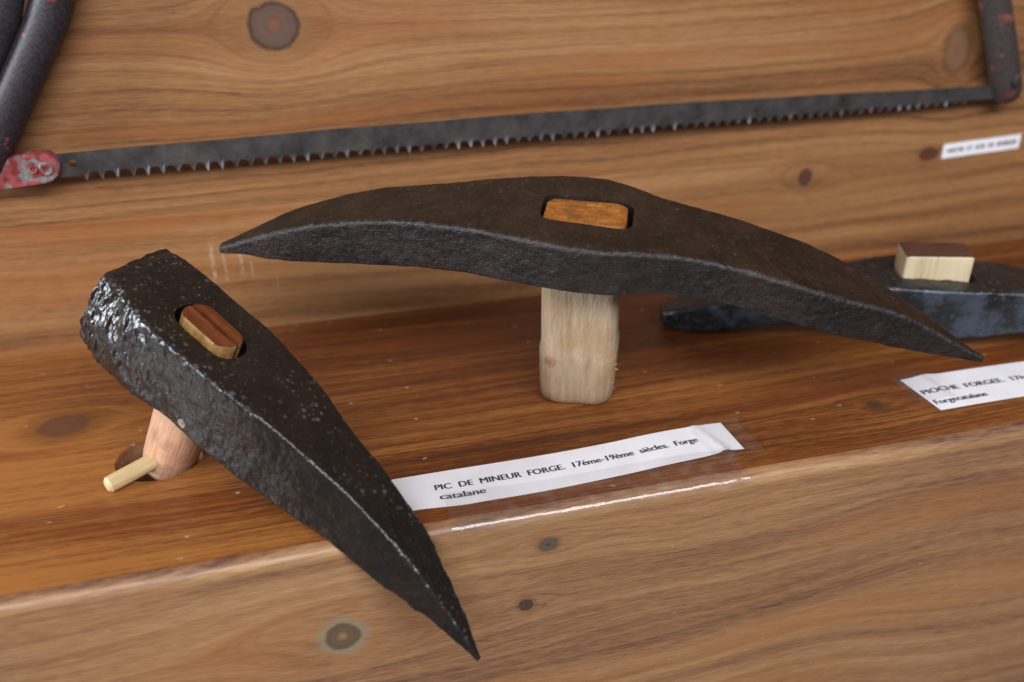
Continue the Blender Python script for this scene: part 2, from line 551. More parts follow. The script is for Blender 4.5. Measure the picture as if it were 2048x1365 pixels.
shelf = bm_obj('shelf', shelf_mesh(), M_SHELF, None, deg=40)
shelf.data.materials.append(None)
for p in shelf.data.polygons:
    if math.hypot(p.center.x - HOLE[0], p.center.y - HOLE[1]) < HOLE[2] + 0.0003 and p.center.z < -0.0004: p.material_index = 1
tag(shelf, 'dark varnished wooden shelf board with a drilled hole', 'shelf', kind='structure')
bm = bmesh.new()
prof = [(FRONT_Y + 0.0062, -0.60), (FRONT_Y + 0.0062, -0.0006), (FRONT_Y + 0.0058, -0.0001)]
prof += [(FRONT_Y + 0.0062 * (1 - math.sin(math.radians(q))), -0.0062 * (1 - math.cos(math.radians(q)))) for q in range(8, 91, 7)]
prof += [(FRONT_Y, -0.0062), (FRONT_Y, -0.60)]
ea = [bm.verts.new((XL, y, z)) for y, z in prof]
eb = [bm.verts.new((XR, y, z)) for y, z in prof]
for k in range(len(prof)):
    k2 = (k + 1) % len(prof)
    bm.faces.new((ea[k], eb[k], eb[k2], ea[k2]))
bm.faces.new(ea); bm.faces.new(eb[::-1])
riser = bm_obj('shelf_front', bm, M_FRONT, None, 25)
tag(riser, 'pale brown pine board with rounded top edge and round knots', 'board', kind='structure')

# ------------------------------------------------------------------ metals and small woods
LOX, LOY = -0.06825, 0.37905


def iron(name, base, rust, grey, rough, rvar, pit, pit_amt, wear_col, wear_amt, spots=False, metal=0.35, coat=0.0, lit_tint=None, spec=0.5, crough=0.15, side=None, dabs=(), coat_bump=0.00055):
    N = NT(name)
    n1 = N.noise(N.obj, 55.0, 5.0, 0.62)
    n2 = N.noise(N.obj, 320.0, 4.0, 0.6)
    n3 = N.noise(N.obj, 1300.0, 2.0, 0.6)
    col = N.mix(N.sstep(n1, 0.40, 0.66), base, rust)
    col = N.mix(N.mul(N.sstep(n2, 0.52, 0.74), 0.65), col, grey)
    if lit_tint:  # bluish highlight on the side faces, painted into the colour; weak on top
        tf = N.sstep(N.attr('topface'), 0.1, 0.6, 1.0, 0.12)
        col = N.mix(N.mul(N.mul(N.sstep(N.noise(N.obj, 48.0, 4.0, 0.62, 0.25), 0.44, 0.62), tf), 0.8), col, lit_tint)
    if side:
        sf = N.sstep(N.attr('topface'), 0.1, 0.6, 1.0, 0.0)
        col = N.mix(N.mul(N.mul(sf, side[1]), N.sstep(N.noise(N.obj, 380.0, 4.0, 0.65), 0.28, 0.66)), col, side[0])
    h = N.add(N.mul(n2, 0.7), N.mul(n3, 0.30))
    h = N.add(h, N.mul(N.noise(N.obj, 130.0, 3.0, 0.6), 0.8))
    if spots:
        up = N.sstep(N.attr('topface'), 0.3, 0.8)
        jig = N.noise(N.obj, 260.0, 2.0)
        tot = None
        for sc, thr, lim in ((230.0, 0.38, 0.56), (340.0, 0.38, 0.54), (560.0, 0.38, 0.60)):
            d, c = N.voro(N.obj, sc)
            on = N.sstep(N.xyz(c)[0], lim, lim + 0.02)
            blob = N.mul(N.sstep(N.add(d, N.mul(jig, 0.16)), thr * 0.55, thr, 1.0, 0.0), on)
            tot = blob if tot is None else N.m('MAXIMUM', tot, blob)
        clus = N.sstep(N.noise(N.obj, 42.0, 2.0), 0.40, 0.62)
        fac = N.mul(N.mul(tot, up), N.add(N.mul(clus, 0.60), 0.08))
        col = N.mix(fac, col, (0.120, 0.108, 0.100))
        h = N.add(h, N.mul(fac, 0.35))
    w = N.mul(N.mul(N.attr('wear'), N.sstep(n2, 0.34, 0.58)), N.sstep(N.noise(N.obj, 70.0, 2.0), 0.30, 0.62, 0.35, 1.0))
    col = N.mix(N.mul(w, wear_amt), col, wear_col)
    fleck = N.sstep(N.noise(N.obj, 700.0, 1.0), 0.735, 0.78)
    col = N.mix(N.mul(fleck, 0.20 if spots else 0.55), col, (0.20, 0.14, 0.085))
    for (pt, r0, dc) in dabs:
        vm = N.nt.nodes.new('ShaderNodeVectorMath'); vm.operation = 'DISTANCE'
        N._set(vm.inputs[0], N.obj); vm.inputs[1].default_value = pt
        dd = N.add(vm.outputs['Value'], N.mul(N.sub(n2, 0.5), r0 * 1.2))
        col = N.mix(N.mul(N.mul(N.sstep(dd, r0 * 0.8, r0, 1.0, 0.0), N.sstep(n3, 0.3, 0.5)), 0.9), col, dc)
    N.set(Base_Color=col, Metallic=metal, Coat_Weight=coat, Coat_Roughness=crough)
    rr = N.add(rough, N.mul(N.sub(n1, 0.5), rvar))
    if spots:
        rr = N.add(rr, N.mul(N.sstep(N.attr('topface'), 0.3, 0.8), 0.20))
        N.set(Coat_Weight=N.sstep(N.attr('topface'), 0.3, 0.9, coat, coat * 0.60))
    N.set(Roughness=rr, Specular_IOR_Level=spec)
    N.set(Normal=N.bump(h, pit, pit_amt))
    if coat:
        hc = N.add(N.mul(N.noise(N.obj, 210.0, 3.0, 0.6), 1.0), N.mul(n2, 0.45))
        N.set(Coat_Normal=N.bump(N.add(hc, N.mul(n3, 0.16)), coat_bump))
    return N.mat


M_IRON_L = iron('iron_black_oiled', (0.0085, 0.0062, 0.0052), (0.015, 0.009, 0.006), (0.016, 0.0135, 0.013), 0.55, 0.15, 0.00030, 0.85,
                (0.06, 0.056, 0.06), 0.25, spots=True, metal=0.0, coat=0.8, spec=0.10, crough=0.06, dabs=(((-0.0536 - LOX, 0.3388 - LOY, 0.0393), 0.0022, (0.26, 0.23, 0.18)),))
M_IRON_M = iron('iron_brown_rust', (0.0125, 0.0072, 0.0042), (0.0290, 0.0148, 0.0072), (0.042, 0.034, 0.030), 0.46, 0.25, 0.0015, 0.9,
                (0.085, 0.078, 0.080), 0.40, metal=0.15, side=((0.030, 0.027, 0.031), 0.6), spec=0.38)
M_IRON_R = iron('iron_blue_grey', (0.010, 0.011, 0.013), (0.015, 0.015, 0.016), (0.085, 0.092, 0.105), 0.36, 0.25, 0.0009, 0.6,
                (0.10, 0.10, 0.11), 0.3, metal=0.30, lit_tint=(0.055, 0.072, 0.100))


def small_wood(name, a, b, c, along, rough=0.6, fs=1.0, stain=None, stain_sc=60.0, stain_amt=0.6, bumpd=0.00025, rot=False, dabs=()):
    """Turned or sawn wood; along = grain direction in object space."""
    N = NT(name)
    al = Vector(along).normalized()
    n = N.nt.nodes.new('ShaderNodeVectorMath'); n.operation = 'DOT_PRODUCT'
    N._set(n.inputs[0], N.obj); n.inputs[1].default_value = al
    d = n.outputs['Value']
    sv = N.nt.nodes.new('ShaderNodeVectorMath'); sv.operation = 'SCALE'
    sv.inputs[0].default_value = al
    N._set(sv.inputs['Scale'], N.mul(d, 0.93))
    sb = N.nt.nodes.new('ShaderNodeVectorMath'); sb.operation = 'SUBTRACT'
    N._set(sb.inputs[0], N.obj); N._set(sb.inputs[1], sv.outputs[0])
    cv = sb.outputs[0]
    g = N.noise(cv, 420.0 * fs, 3.0, 0.6)
    f = N.noise(cv, 2200.0 * fs, 2.0, 0.6)
    col = N.ramp(N.add(N.mul(g, 0.75), N.mul(f, 0.30)), [(0.30, a), (0.52, b), (0.74, c)])
    if stain:
        st = N.sstep(N.noise(N.obj, stain_sc, 5.0, 0.7, 0.3), 0.42, 0.74)
        if rot:                         # mottled, oil-soaked end grain
            mt_ = N.noise(N.obj, 260.0, 4.0, 0.65, 0.3)
            col = N.mix(N.sstep(mt_, 0.35, 0.65), tuple(q * 0.62 for q in b), col)
        col = N.mix(N.mul(st, stain_amt), col, stain)
    for (pt, r0, dc, am) in dabs:
        vm = N.nt.nodes.new('ShaderNodeVectorMath'); vm.operation = 'DISTANCE'
        N._set(vm.inputs[0], N.obj); vm.inputs[1].default_value = pt
        dd = N.add(vm.outputs['Value'], N.mul(N.sub(N.noise(N.obj, 420.0, 3.0), 0.5), r0 * 1.0))
        rg = N.add(N.mul(N.m('SINE', N.mul(dd, 9.0 / r0)), 0.25), 0.75)
        col = N.mix(N.mul(N.mul(N.sstep(dd, r0 * 0.5, r0 * 1.15, 1.0, 0.0), rg), am), col, dc)
    N.set(Base_Color=col, Roughness=rough, Specular_IOR_Level=0.35)
    N.set(Normal=N.bump(N.add(N.mul(g, 0.6), f), bumpd))
    return N.mat


def frame(az, th, ph):
    az, th, ph = map(math.radians, (az, th, ph))
    a = Vector((math.cos(az), math.sin(az), 0)); v = Vector((-math.sin(az), math.cos(az), 0)); u = Vector((0, 0, 1))
    a, u = a * math.cos(ph) - u * math.sin(ph), u * math.cos(ph) + a * math.sin(ph)
    v, u = v * math.cos(th) + u * math.sin(th), u * math.cos(th) - v * math.sin(th)
    return a, v, u


def add_topface(o, u, thr=0.55):
    me = o.data
    at = me.attributes.new('topface', 'FLOAT', 'POINT')
    bm = bmesh.new(); bm.from_mesh(me); bm.normal_update()
    vals = [max(0.0, min(1.0, (vv.normal.dot(u) - thr) / 0.35)) for vv in bm.verts]
    bm.free()
    at.data.foreach_set('value', vals)


shelf.data.materials[1] = small_wood('wood_drilled', (0.10, 0.045, 0.020), (0.20, 0.09, 0.04), (0.30, 0.15, 0.07), (1, 0, 0), rough=0.6, fs=0.4)

# ------------------------------------------------------------------ short glossy black pick, pinned in the hole
LO = Vector((-0.06825, 0.37905, 0.0))
La = Vector((0.60047796, -0.6674066, -0.44044824)).normalized()
Lu = Vector((0.38096322, -0.24551004, 0.89139882)).normalized()
Lv = Lu.cross(La).normalized()
LT = [(-0.048, 0.0816, 0.0196, 0.0335), (-0.040, 0.0822, 0.0200, 0.0355), (-0.0325, 0.0820, 0.0204, 0.0361), (-0.02, 0.0812, 0.0221, 0.0359),
      (-0.0075, 0.0803, 0.0229, 0.0351), (0.005, 0.0801, 0.0227, 0.0344), (0.0175, 0.0800, 0.0220, 0.0340), (0.03, 0.0798, 0.0209, 0.0345),
      (0.0425, 0.0796, 0.0192, 0.0350), (0.055, 0.0788, 0.0171, 0.0345), (0.0675, 0.0773, 0.0152, 0.0328), (0.08, 0.0757, 0.0134, 0.0309),
      (0.0925, 0.0741, 0.0120, 0.0284), (0.105, 0.0718, 0.0109, 0.0259), (0.1175, 0.0687, 0.0096, 0.0229), (0.13, 0.0643, 0.0078, 0.0188),
      (0.1425, 0.0585, 0.0061, 0.0128), (0.155, 0.0525, 0.0040, 0.0076), (0.165, 0.0466, 0.0021, 0.0040), (0.169, 0.0438, 0.0012, 0.0022)]


def disp_L(s, pv, uu, nv, nu):
    p = (s, pv, uu)
    d = nz(p, 45, 3) * 0.00062 + nz((s + 7, pv, uu), 170, 3) * 0.00022
    d += nz((s, pv + 3, uu), 520, 2) * 0.00012
    poll = max(0.0, min(1.0, (0.005 - s) / 0.035))
    if nv < -0.2:                       # hammered, flaked cheek that flares below the edge
        dep = max(0.0, min(1.0, (0.0815 - uu) / 0.034))
        d += poll * 0.0056 * math.sin(math.pi * min(1.0, dep * 0.72)) * min(1.0, -nv)
        d += poll * (nz((s * 1.6, pv, uu * 0.7 + 9), 210, 3) * 0.0011 + nz((s, pv, uu), 430, 2) * 0.0005)
    d -= 0.0007 * max(0.0, min(1.0, (-0.036 - s) / 0.010)) ** 2
    d += nz((s * 2, pv * 2, 4.0), 90, 2) * 0.0009 * max(0.0, min(1.0, (-0.034 - s) / 0.010))
    tip = max(0.0, min(1.0, (s - 0.09) / 0.05))
    d += tip * nz((s, pv + 5, uu), 260, 3) * 0.00055 * min(1.0, (0.178 - s) / 0.04)
    return d


def skew_L(s, pv):
    k = max(0.0, min(1.0, (-0.020 - s) / 0.028))
    return -0.0040 * (pv / 0.02) * k * k + 0.003 * k * max(0.0, (pv / 0.02)) ** 4


def dip_L(s, pv):
    q = ((s - 0.002) / 0.022) ** 2 + (pv / 0.0125) ** 2
    return 0.0016 * math.exp(-q * q * 0.8)


pick_l = empty('miner_pick', (LO.x, LO.y, 0.0), 'short glossy black iron pick with square poll, pegged in the drilled shelf hole', 'pick')
headL = forged_head('pick_head', LO, La, Lv, Lu, LT, -0.0475, 0.169, 330, lambda s: 0.0016 + 0.0016 * max(0.0, min(1.0, (-0.030 - s) / 0.016)), disp_L, M_IRON_L, pick_l, nside=26, skew=skew_L, dip=dip_L,
                    slot=(0.0015, -0.0008, 0.0170, 0.0086, 0.0070, -0.02, 0.12))
add_topface(headL, Lu)
M_HL = small_wood('wood_pinkish', (0.34, 0.165, 0.095), (0.54, 0.30, 0.18), (0.62, 0.39, 0.26), Lu, rough=0.5, fs=0.55,
                  stain=(0.20, 0.10, 0.075), stain_sc=95.0, stain_amt=0.5)
M_HLTOP = small_wood('wood_red_brown', (0.060, 0.013, 0.004), (0.145, 0.036, 0.008), (0.22, 0.060, 0.013), La, rough=0.55, fs=0.9,
                     stain=(0.03, 0.012, 0.006), stain_sc=150.0, stain_amt=0.6)
M_PALE = small_wood('wood_pale_peg', (0.44, 0.29, 0.13), (0.58, 0.44, 0.235), (0.66, 0.53, 0.32), (0.024, 0.018, 0.0015), rough=0.5, fs=0.6,
                    stain=(0.42, 0.25, 0.09), stain_sc=110.0, stain_amt=0.35)


def handle_ring(O, a, v, u, cu, hs, hv, r, cs=0.0, cv=0.0, n=8, wob=0.0, ph=0.0):
    out = []
    for (x, y) in stadium(hs, hv, r, n):
        k = 1.0 + wob * mnoise.noise(Vector((x * 90 + ph, y * 90, cu * 60)))
        out.append(O + a * (cs + x * k) + v * (cv + y * k) + u * cu)
    return out


rs = []
for cu, hs, hv, r in ((-0.0056, 0.0055, 0.0055, 0.0054), (-0.0052, 0.0085, 0.0084, 0.0083), (-0.0038, 0.0104, 0.0102, 0.0101), (-0.0010, 0.0115, 0.0113, 0.0112),
                      (0.004, 0.0120, 0.0117, 0.0115), (0.011, 0.0122, 0.0117, 0.0114), (0.020, 0.0128, 0.0115, 0.0110), (0.030, 0.0135, 0.0106, 0.0098),
                      (0.042, 0.0140, 0.0086, 0.0078), (0.055, 0.0142, 0.0076, 0.0066), (0.072, 0.0142, 0.0075, 0.0064)):
    rs.append(handle_ring(LO, La, Lv, Lu, cu, hs, hv, r, 0.0015, -0.0008, wob=0.03))
handleL = build('handle', *rings_mesh(rs), M_HL, pick_l, auto=60)
# two halves of the split handle end, with the dark wedge line between them
for lo, hi, top, nm in ((-0.0075, 0.0003, 0.0826, 'split_end'), (0.0015, 0.0072, 0.0825, 'split_end')):
    full = []
    for (x, y) in stadium(0.0142, 0.0075, 0.0064, 8):
        full.append((x, min(max(y, lo), hi)))
    rr = []
    for cu, k in ((0.0715, 1.0), (top - 0.0010, 1.0), (top - 0.0003, 0.985), (top, 0.955)):
        m_ = (lo + hi) / 2
        rr.append([LO + La * (0.0015 + x * k) + Lv * (-0.0008 + m_ + (y - m_) * k) + Lu * (cu + 0.0006 * mnoise.noise(Vector((x * 300, y * 300, 1)))) for x, y in full])
    bmv, bmf = rings_mesh(rr)
    sp = build(nm, bmv, bmf, M_HLTOP, handleL, auto=40)
    bm = bmesh.new(); bm.from_mesh(sp.data); bmesh.ops.remove_doubles(bm, verts=bm.verts, dist=1e-6); bmesh.ops.recalc_face_normals(bm, faces=bm.faces); bm.to_mesh(sp.data); bm.free()
M_SIDE = small_wood('wood_ochre', (0.16, 0.07, 0.02), (0.34, 0.18, 0.06), (0.45, 0.28, 0.11), Lu, rough=0.6, fs=0.7, stain=(0.05, 0.02, 0.01), stain_sc=200.0)
for o_ in handleL.children:
    o_.data.materials.append(M_SIDE)
    for p in o_.data.polygons:
        if p.normal.dot(Lu) < 0.45:
            mid_ = p.center + o_.parent.parent.location - LO
            inner = abs(mid_.dot(Lv) + 0.0008 - 0.0009) < 0.0011 and abs(p.normal.dot(Lv)) > 0.8
            p.material_index = 0 if inner else 1
# the peg through the handle, lying on the shelf
pe, pr_ = Vector((-0.0915, 0.3562, 0.0039)), Vector((-0.0655, 0.3745, 0.0058))
pd = (pr_ - pe).normalized(); px_ = pd.cross(Vector((0, 0, 1))).normalized(); pz_ = px_.cross(pd)
L_ = (pr_ - pe).length
rr = []
for t_, r_ in ((0.0, 0.0012), (0.0003, 0.0022), (0.0002, 0.0025), (0.0013, 0.00365), (0.004, 0.00378), (L_ * 0.5, 0.00378), (L_, 0.00378)):
    rr.append([pe + pd * t_ + (px_ * math.cos(2 * math.pi * k / 28) + pz_ * math.sin(2 * math.pi * k / 28)) * r_ for k in range(28)])
build('peg', *rings_mesh(rr), M_PALE, pick_l, auto=28)

# ------------------------------------------------------------------ long curved double-pointed pick on its stub of handle
MO = Vector((0.135, 0.386, 0.0))
Ma, Mv, Mu = frame(-24, 12, 2)
MT = [(-0.190, 0.0706, 0.0014, 0.0023), (-0.182, 0.0728, 0.0030, 0.0042), (-0.169, 0.0788, 0.0056, 0.0080), (-0.156, 0.0849, 0.0084, 0.0133), (-0.143, 0.0904, 0.0111, 0.0174),
      (-0.13, 0.0951, 0.0131, 0.0206), (-0.117, 0.0986, 0.0147, 0.0224), (-0.104, 0.1014, 0.0159, 0.0236), (-0.091, 0.1035, 0.0171, 0.0243),
      (-0.078, 0.1050, 0.0186, 0.0246), (-0.065, 0.1060, 0.0205, 0.0246), (-0.052, 0.1067, 0.0230, 0.0243), (-0.039, 0.1070, 0.0259, 0.0239),
      (-0.026, 0.1072, 0.0291, 0.0236), (-0.013, 0.1071, 0.0319, 0.0231), (0.0, 0.1064, 0.0328, 0.0227), (0.013, 0.1049, 0.0310, 0.0220),
      (0.026, 0.1030, 0.0270, 0.0213), (0.039, 0.1011, 0.0240, 0.0205), (0.052, 0.0987, 0.0225, 0.0201), (0.065, 0.0958, 0.0216, 0.0199),
      (0.078, 0.0925, 0.0210, 0.0201), (0.091, 0.0888, 0.0204, 0.0202), (0.104, 0.0846, 0.0192, 0.0199), (0.117, 0.0799, 0.0163, 0.0196),
      (0.13, 0.0747, 0.0121, 0.0194), (0.143, 0.0688, 0.0084, 0.0181), (0.156, 0.0613, 0.0060, 0.0142), (0.169, 0.0532, 0.0038, 0.0092),
      (0.180, 0.0464, 0.0018, 0.0044), (0.186, 0.0436, 0.0010, 0.0022)]


def disp_M(s, pv, uu, nv, nu):
    d = nz((s, pv, uu), 30, 2) * 0.00055 + nz((s + 4, pv, uu), 120, 3) * 0.00028 + nz((s, pv + 8, uu), 480, 2) * 0.00010
    return d * min(1.0, 0.25 + min(s + 0.195, 0.195 - s) / 0.05)


def dip_M(s, pv):
    q = ((s + 0.0015) / 0.024) ** 2 + ((pv - 0.004) / 0.016) ** 2
    return 0.0012 * math.exp(-q * q)


pick_m = empty('double_pointed_pick', (MO.x, MO.y, 0.0), 'long curved brown iron pick, pointed at both ends, on a pale upright handle stub', 'pick')
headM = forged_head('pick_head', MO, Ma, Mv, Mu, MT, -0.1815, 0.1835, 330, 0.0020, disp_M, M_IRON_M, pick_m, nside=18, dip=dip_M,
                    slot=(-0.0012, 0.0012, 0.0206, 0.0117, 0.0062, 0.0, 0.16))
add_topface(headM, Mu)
M_HM = small_wood('wood_raw_ash', (0.235, 0.155, 0.088), (0.38, 0.275, 0.178), (0.47, 0.365, 0.258), Mu, rough=0.75, fs=0.75,
                  stain=(0.34, 0.19, 0.075), stain_sc=48.0, stain_amt=0.6, bumpd=0.0005, dabs=(((0.1135 - 0.135, 0.3726 - 0.386, 0.0263), 0.0034, (0.26, 0.12, 0.035), 0.85),))
M_HMTOP = small_wood('wood_amber_end', (0.13, 0.040, 0.008), (0.33, 0.115, 0.018), (0.50, 0.21, 0.035), Ma, rough=0.5, fs=0.6,
                     stain=(0.060, 0.026, 0.014), stain_sc=52.0, stain_amt=0.75, rot=True)
rr = []
prof = ((0.0, 0.0158, 0.0140, 0.0085), (0.0016, 0.0176, 0.0156, 0.0095), (0.004, 0.0184, 0.0162, 0.0095), (0.012, 0.0188, 0.0163, 0.0090), (0.022, 0.0190, 0.0160, 0.0085),
        (0.030, 0.0191, 0.0156, 0.0082), (0.0335, 0.0191, 0.0153, 0.0080), (0.0350, 0.0183, 0.0149, 0.0078), (0.050, 0.0184, 0.0138, 0.0070),
        (0.070, 0.0185, 0.0122, 0.0060), (0.080, 0.0185, 0.0112, 0.0055))
for cu, hs, hv, r in prof:
    ring = handle_ring(MO, Ma, Mv, Mu, cu, hs, hv, r, -0.0022, 0.0, n=10, wob=0.025)
    if cu <= 0.004:      # sawn flat on the shelf: slide along the handle onto the board
        ring = [p - Mu * ((p.z - max(0.0, cu * 0.97)) / Mu.z) for p in ring]
    rr.append(ring)
handleM = build('handle_stub', *rings_mesh(rr), M_HM, pick_m, auto=50)
rr = []
for cu, k in ((0.079, 1.0), (0.1042, 1.0), (0.1050, 0.985), (0.1054, 0.95), (0.1055, 0.90)):
    rr.append([MO + Ma * (-0.0018 + x * k) + Mv * (0.0004 + y * k) + Mu * (cu - 0.035 * (x * k) * (1 if x > 0 else 0.2) + 0.0003 * mnoise.noise(Vector((x * 400, y * 400, 3)))) for x, y in stadium(0.0186, 0.0106, 0.0046, 8)])
endM = build('handle_end', *rings_mesh(rr), M_HMTOP, handleM, auto=40)
endM['label'] = 'amber stained end of the handle in the eye'
# splinters on the sawn stub
for k, (cs, cu, ln, dr) in enumerate(((0.0158, 0.0285, 0.0042, (0.7, -0.1, 0.55)), (0.0168, 0.0262, 0.0030, (0.9, -0.2, -0.1)), (0.0150, 0.0170, 0.0045, (0.6, -0.3, 0.6)), (0.0140, 0.0110, 0.0040, (0.5, -0.4, 0.5)))):
    b0 = MO + Ma * cs + Mv * (-0.0118) + Mu * cu
    ln *= 0.6
    dd = (Ma * dr[0] + Mv * dr[1] + Mu * dr[2]).normalized()
    sd = dd.cross(Mv).normalized()
    vv = [b0 - sd * 0.0005, b0 + sd * 0.0005, b0 + dd * ln * 0.6 + sd * 0.0004, b0 + dd * ln, b0 - dd * 0.0005 - Mv * 0.0006]
    build('splinter', vv, [(0, 1, 2, 3), (0, 4, 1), (1, 4, 2), (2, 4, 3), (3, 4, 0)], M_HM, handleM, smooth=False)

# ------------------------------------------------------------------ blue-grey pickaxe lying behind
PO = Vector((0.342, 0.394, 0.0))
Pa, Pv, Pu = frame(-22, 4, 0)
PT = [(-0.145, 0.0125, 0.0085, 0.0095), (-0.138, 0.0155, 0.0105, 0.0135), (-0.122, 0.0200, 0.0125, 0.0180), (-0.10, 0.0262, 0.0135, 0.0205), (-0.07, 0.0335, 0.0145, 0.0228),
      (-0.04, 0.0385, 0.0175, 0.0255), (-0.02, 0.0402, 0.0225, 0.0285), (0.0, 0.0405, 0.0248, 0.0302), (0.02, 0.0398, 0.0230, 0.0290),
      (0.05, 0.0375, 0.0185, 0.0250), (0.09, 0.0325, 0.0160, 0.0225), (0.13, 0.0245, 0.0120, 0.0175), (0.165, 0.0125, 0.0060, 0.0085)]
pick_r = empty('mattock', (PO.x, PO.y, 0.0), 'blue-grey forged pickaxe head lying on the shelf, square pale block in its eye', 'pickaxe')
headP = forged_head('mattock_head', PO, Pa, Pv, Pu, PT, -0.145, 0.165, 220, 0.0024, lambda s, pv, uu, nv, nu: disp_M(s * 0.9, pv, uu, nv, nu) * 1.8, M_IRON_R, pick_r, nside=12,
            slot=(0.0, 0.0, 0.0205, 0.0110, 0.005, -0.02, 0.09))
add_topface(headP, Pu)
M_BLOCK = small_wood('wood_fresh_pine', (0.50, 0.37, 0.20), (0.64, 0.52, 0.33), (0.70, 0.60, 0.42), (0, 0, 1), rough=0.6, fs=0.5)
M_BTOP = small_wood('wood_dark_end', (0.045, 0.018, 0.010), (0.085, 0.034, 0.020), (0.14, 0.06, 0.035), (1, 0, 0), rough=0.6)
rr = []
for cu, k in ((0.0118, 1.0), (0.0512, 1.0), (0.0524, 0.99), (0.0527, 0.97)):
    rr.append([PO + Pa * (-0.0010 + x * k) + Pv * (y * k) + Pu * (cu + (0.0008 if cu > 0.03 else 0.0) + x * 0.02) for x, y in stadium(0.0175, 0.0098, 0.0012, 3)])
blk = build('handle_block', *rings_mesh(rr), M_BLOCK, pick_r, auto=40)
blk.data.materials.append(M_BTOP)
for p in blk.data.polygons:
    if p.normal.dot(Pu) > 0.6: p.material_index = 1

# ------------------------------------------------------------------ bow saw hung against the wall
SY = 0.5015
saw = empty('bow_saw', (-0.1427, SY, 0.1171), 'old bow saw with worn red paint and long toothed blade against the wall', 'saw')
N = NT('steel_blade')
n1 = N.noise(N.obj, 60.0, 5.0, 0.65); n2 = N.noise(N.obj, 420.0, 3.0, 0.6)
bc = N.ramp(n1, [(0.32, (0.042, 0.035, 0.033)), (0.52, (0.078, 0.071, 0.072)), (0.70, (0.108, 0.090, 0.080))])
bc = N.mix(N.mul(N.sstep(n2, 0.56, 0.70), 0.5), bc, (0.055, 0.032, 0.022))
tip = N.mul(N.attr('tooth'), N.sstep(N.noise(N.obj, 90.0, 1.0), 0.35, 0.65))
bc = N.mix(N.mul(tip, 0.50), bc, (0.42, 0.45, 0.50))
N.set(Base_Color=bc, Metallic=0.55, Roughness=N.add(0.42, N.mul(N.sub(n1, 0.5), 0.3)), Normal=N.bump(N.add(N.mul(n1, 0.15), n2), 0.00008))
M_BLADE = N.mat


def blade():
    xl, xr = -0.1330, 0.4660
    P = []
    def back(x):
        f = (x + 0.11) / 0.563
        return 0.1151 + 0.0034 * math.sin(math.pi * max(0, min(1, f))) + 0.00015 * math.sin(x * 60)
    def base(x):
        f = (x + 0.10) / 0.52
        return 0.1040 + 0.0022 * f
    tips, x = [], -0.1005
    bot = [(xl, 0.1030, 0.0), (-0.1040, 0.1030, 0.0)]
    rng = random.Random(5)
    while x < 0.440:
        pitch = 0.0076 if x < 0.02 else 0.0070
        b = base(x)
        f = (x + 0.10) / 0.52
        h = 0.0034 - 0.0012 * f + rng.uniform(-0.0003, 0.0003)
        sd = 0.00085 * (1 if rng.random() < 0.5 else -1)
        g = 0.0013
        bot += [(x - 0.0016, b, 0.0), (x - 0.0010, b - 0.0010, sd * 0.3), (x - 0.0001, b - h, sd), (x + 0.0004, b - h * 0.97, sd), (x + 0.0012, b - 0.0009, sd * 0.3), (x + 0.0018, b, 0.0)]
        m = x + pitch / 2
        bot += [(m - 0.0012, b + 0.0007, 0.0), (m + 0.0012, b + 0.0007, 0.0)]
        x += pitch + rng.uniform(-0.0002, 0.0002)
    bot.append((xr, base(0.45) + 0.0003, 0.0))
    # front and back skins between the toothed edge and the straight edge, pierced by the pin hole
    th = 0.0005
    verts, faces, tooth = [], [], []
    hx, hz, hr = -0.1053, 0.1097, 0.0019
    cols = []
    for (bx, bz, sd) in bot:
        cols.append((bx, bz, back(bx), sd))
    nrow = 5
    for side in (-1, 1):
        for (bx, bz, tz, sd) in cols:
            for r in range(nrow):
                f = r / (nrow - 1)
                z = bz + (tz - bz) * f
                verts.append((bx, SY + side * th - sd * max(0.0, 1 - f * 4), z))
                tooth.append(1.0 if (f == 0 and abs(sd) > 0.0005) else 0.0)
    n = len(cols)
    for i in range(n - 1):
        for r in range(nrow - 1):
            a = i * nrow + r
            faces.append((a, a + nrow, a + nrow + 1, a + 1))
            b = n * nrow + a
            faces.append((b, b + 1, b + nrow + 1, b + nrow))
        faces.append((i * nrow, n * nrow + i * nrow, n * nrow + (i + 1) * nrow, (i + 1) * nrow))
        t = i * nrow + nrow - 1
        faces.append((t, t + nrow, n * nrow + t + nrow, n * nrow + t))
    o = build('blade', verts, faces, M_BLADE, saw, smooth=False)
    at = o.data.attributes.new('tooth', 'FLOAT', 'POINT'); at.data.foreach_set('value', tooth)
    # pin hole
    bmc = bmesh.new()
    off = parent_offset(saw)
    bmesh.ops.create_cone(bmc, cap_ends=True, segments=20, radius1=hr, radius2=hr, depth=0.01,
                          matrix=Matrix.Translation(Vector((hx, SY, hz)) - off) @ Matrix.Rotation(math.pi / 2, 4, 'X'))
    mc = bpy.data.meshes.new('cutter'); bmc.to_mesh(mc); bmc.free()
    oc = bpy.data.objects.new('cutter', mc); COL.objects.link(oc); oc.parent = saw
    md = o.modifiers.new('hole', 'BOOLEAN'); md.operation = 'DIFFERENCE'; md.object = oc; md.solver = 'EXACT'
    bpy.context.view_layer.update()
    me2 = bpy.data.meshes.new_from_object(o.evaluated_get(bpy.context.evaluated_depsgraph_get()))
    o.modifiers.clear(); o.data = me2
    bpy.data.objects.remove(oc, do_unlink=True)
    return o


blade()


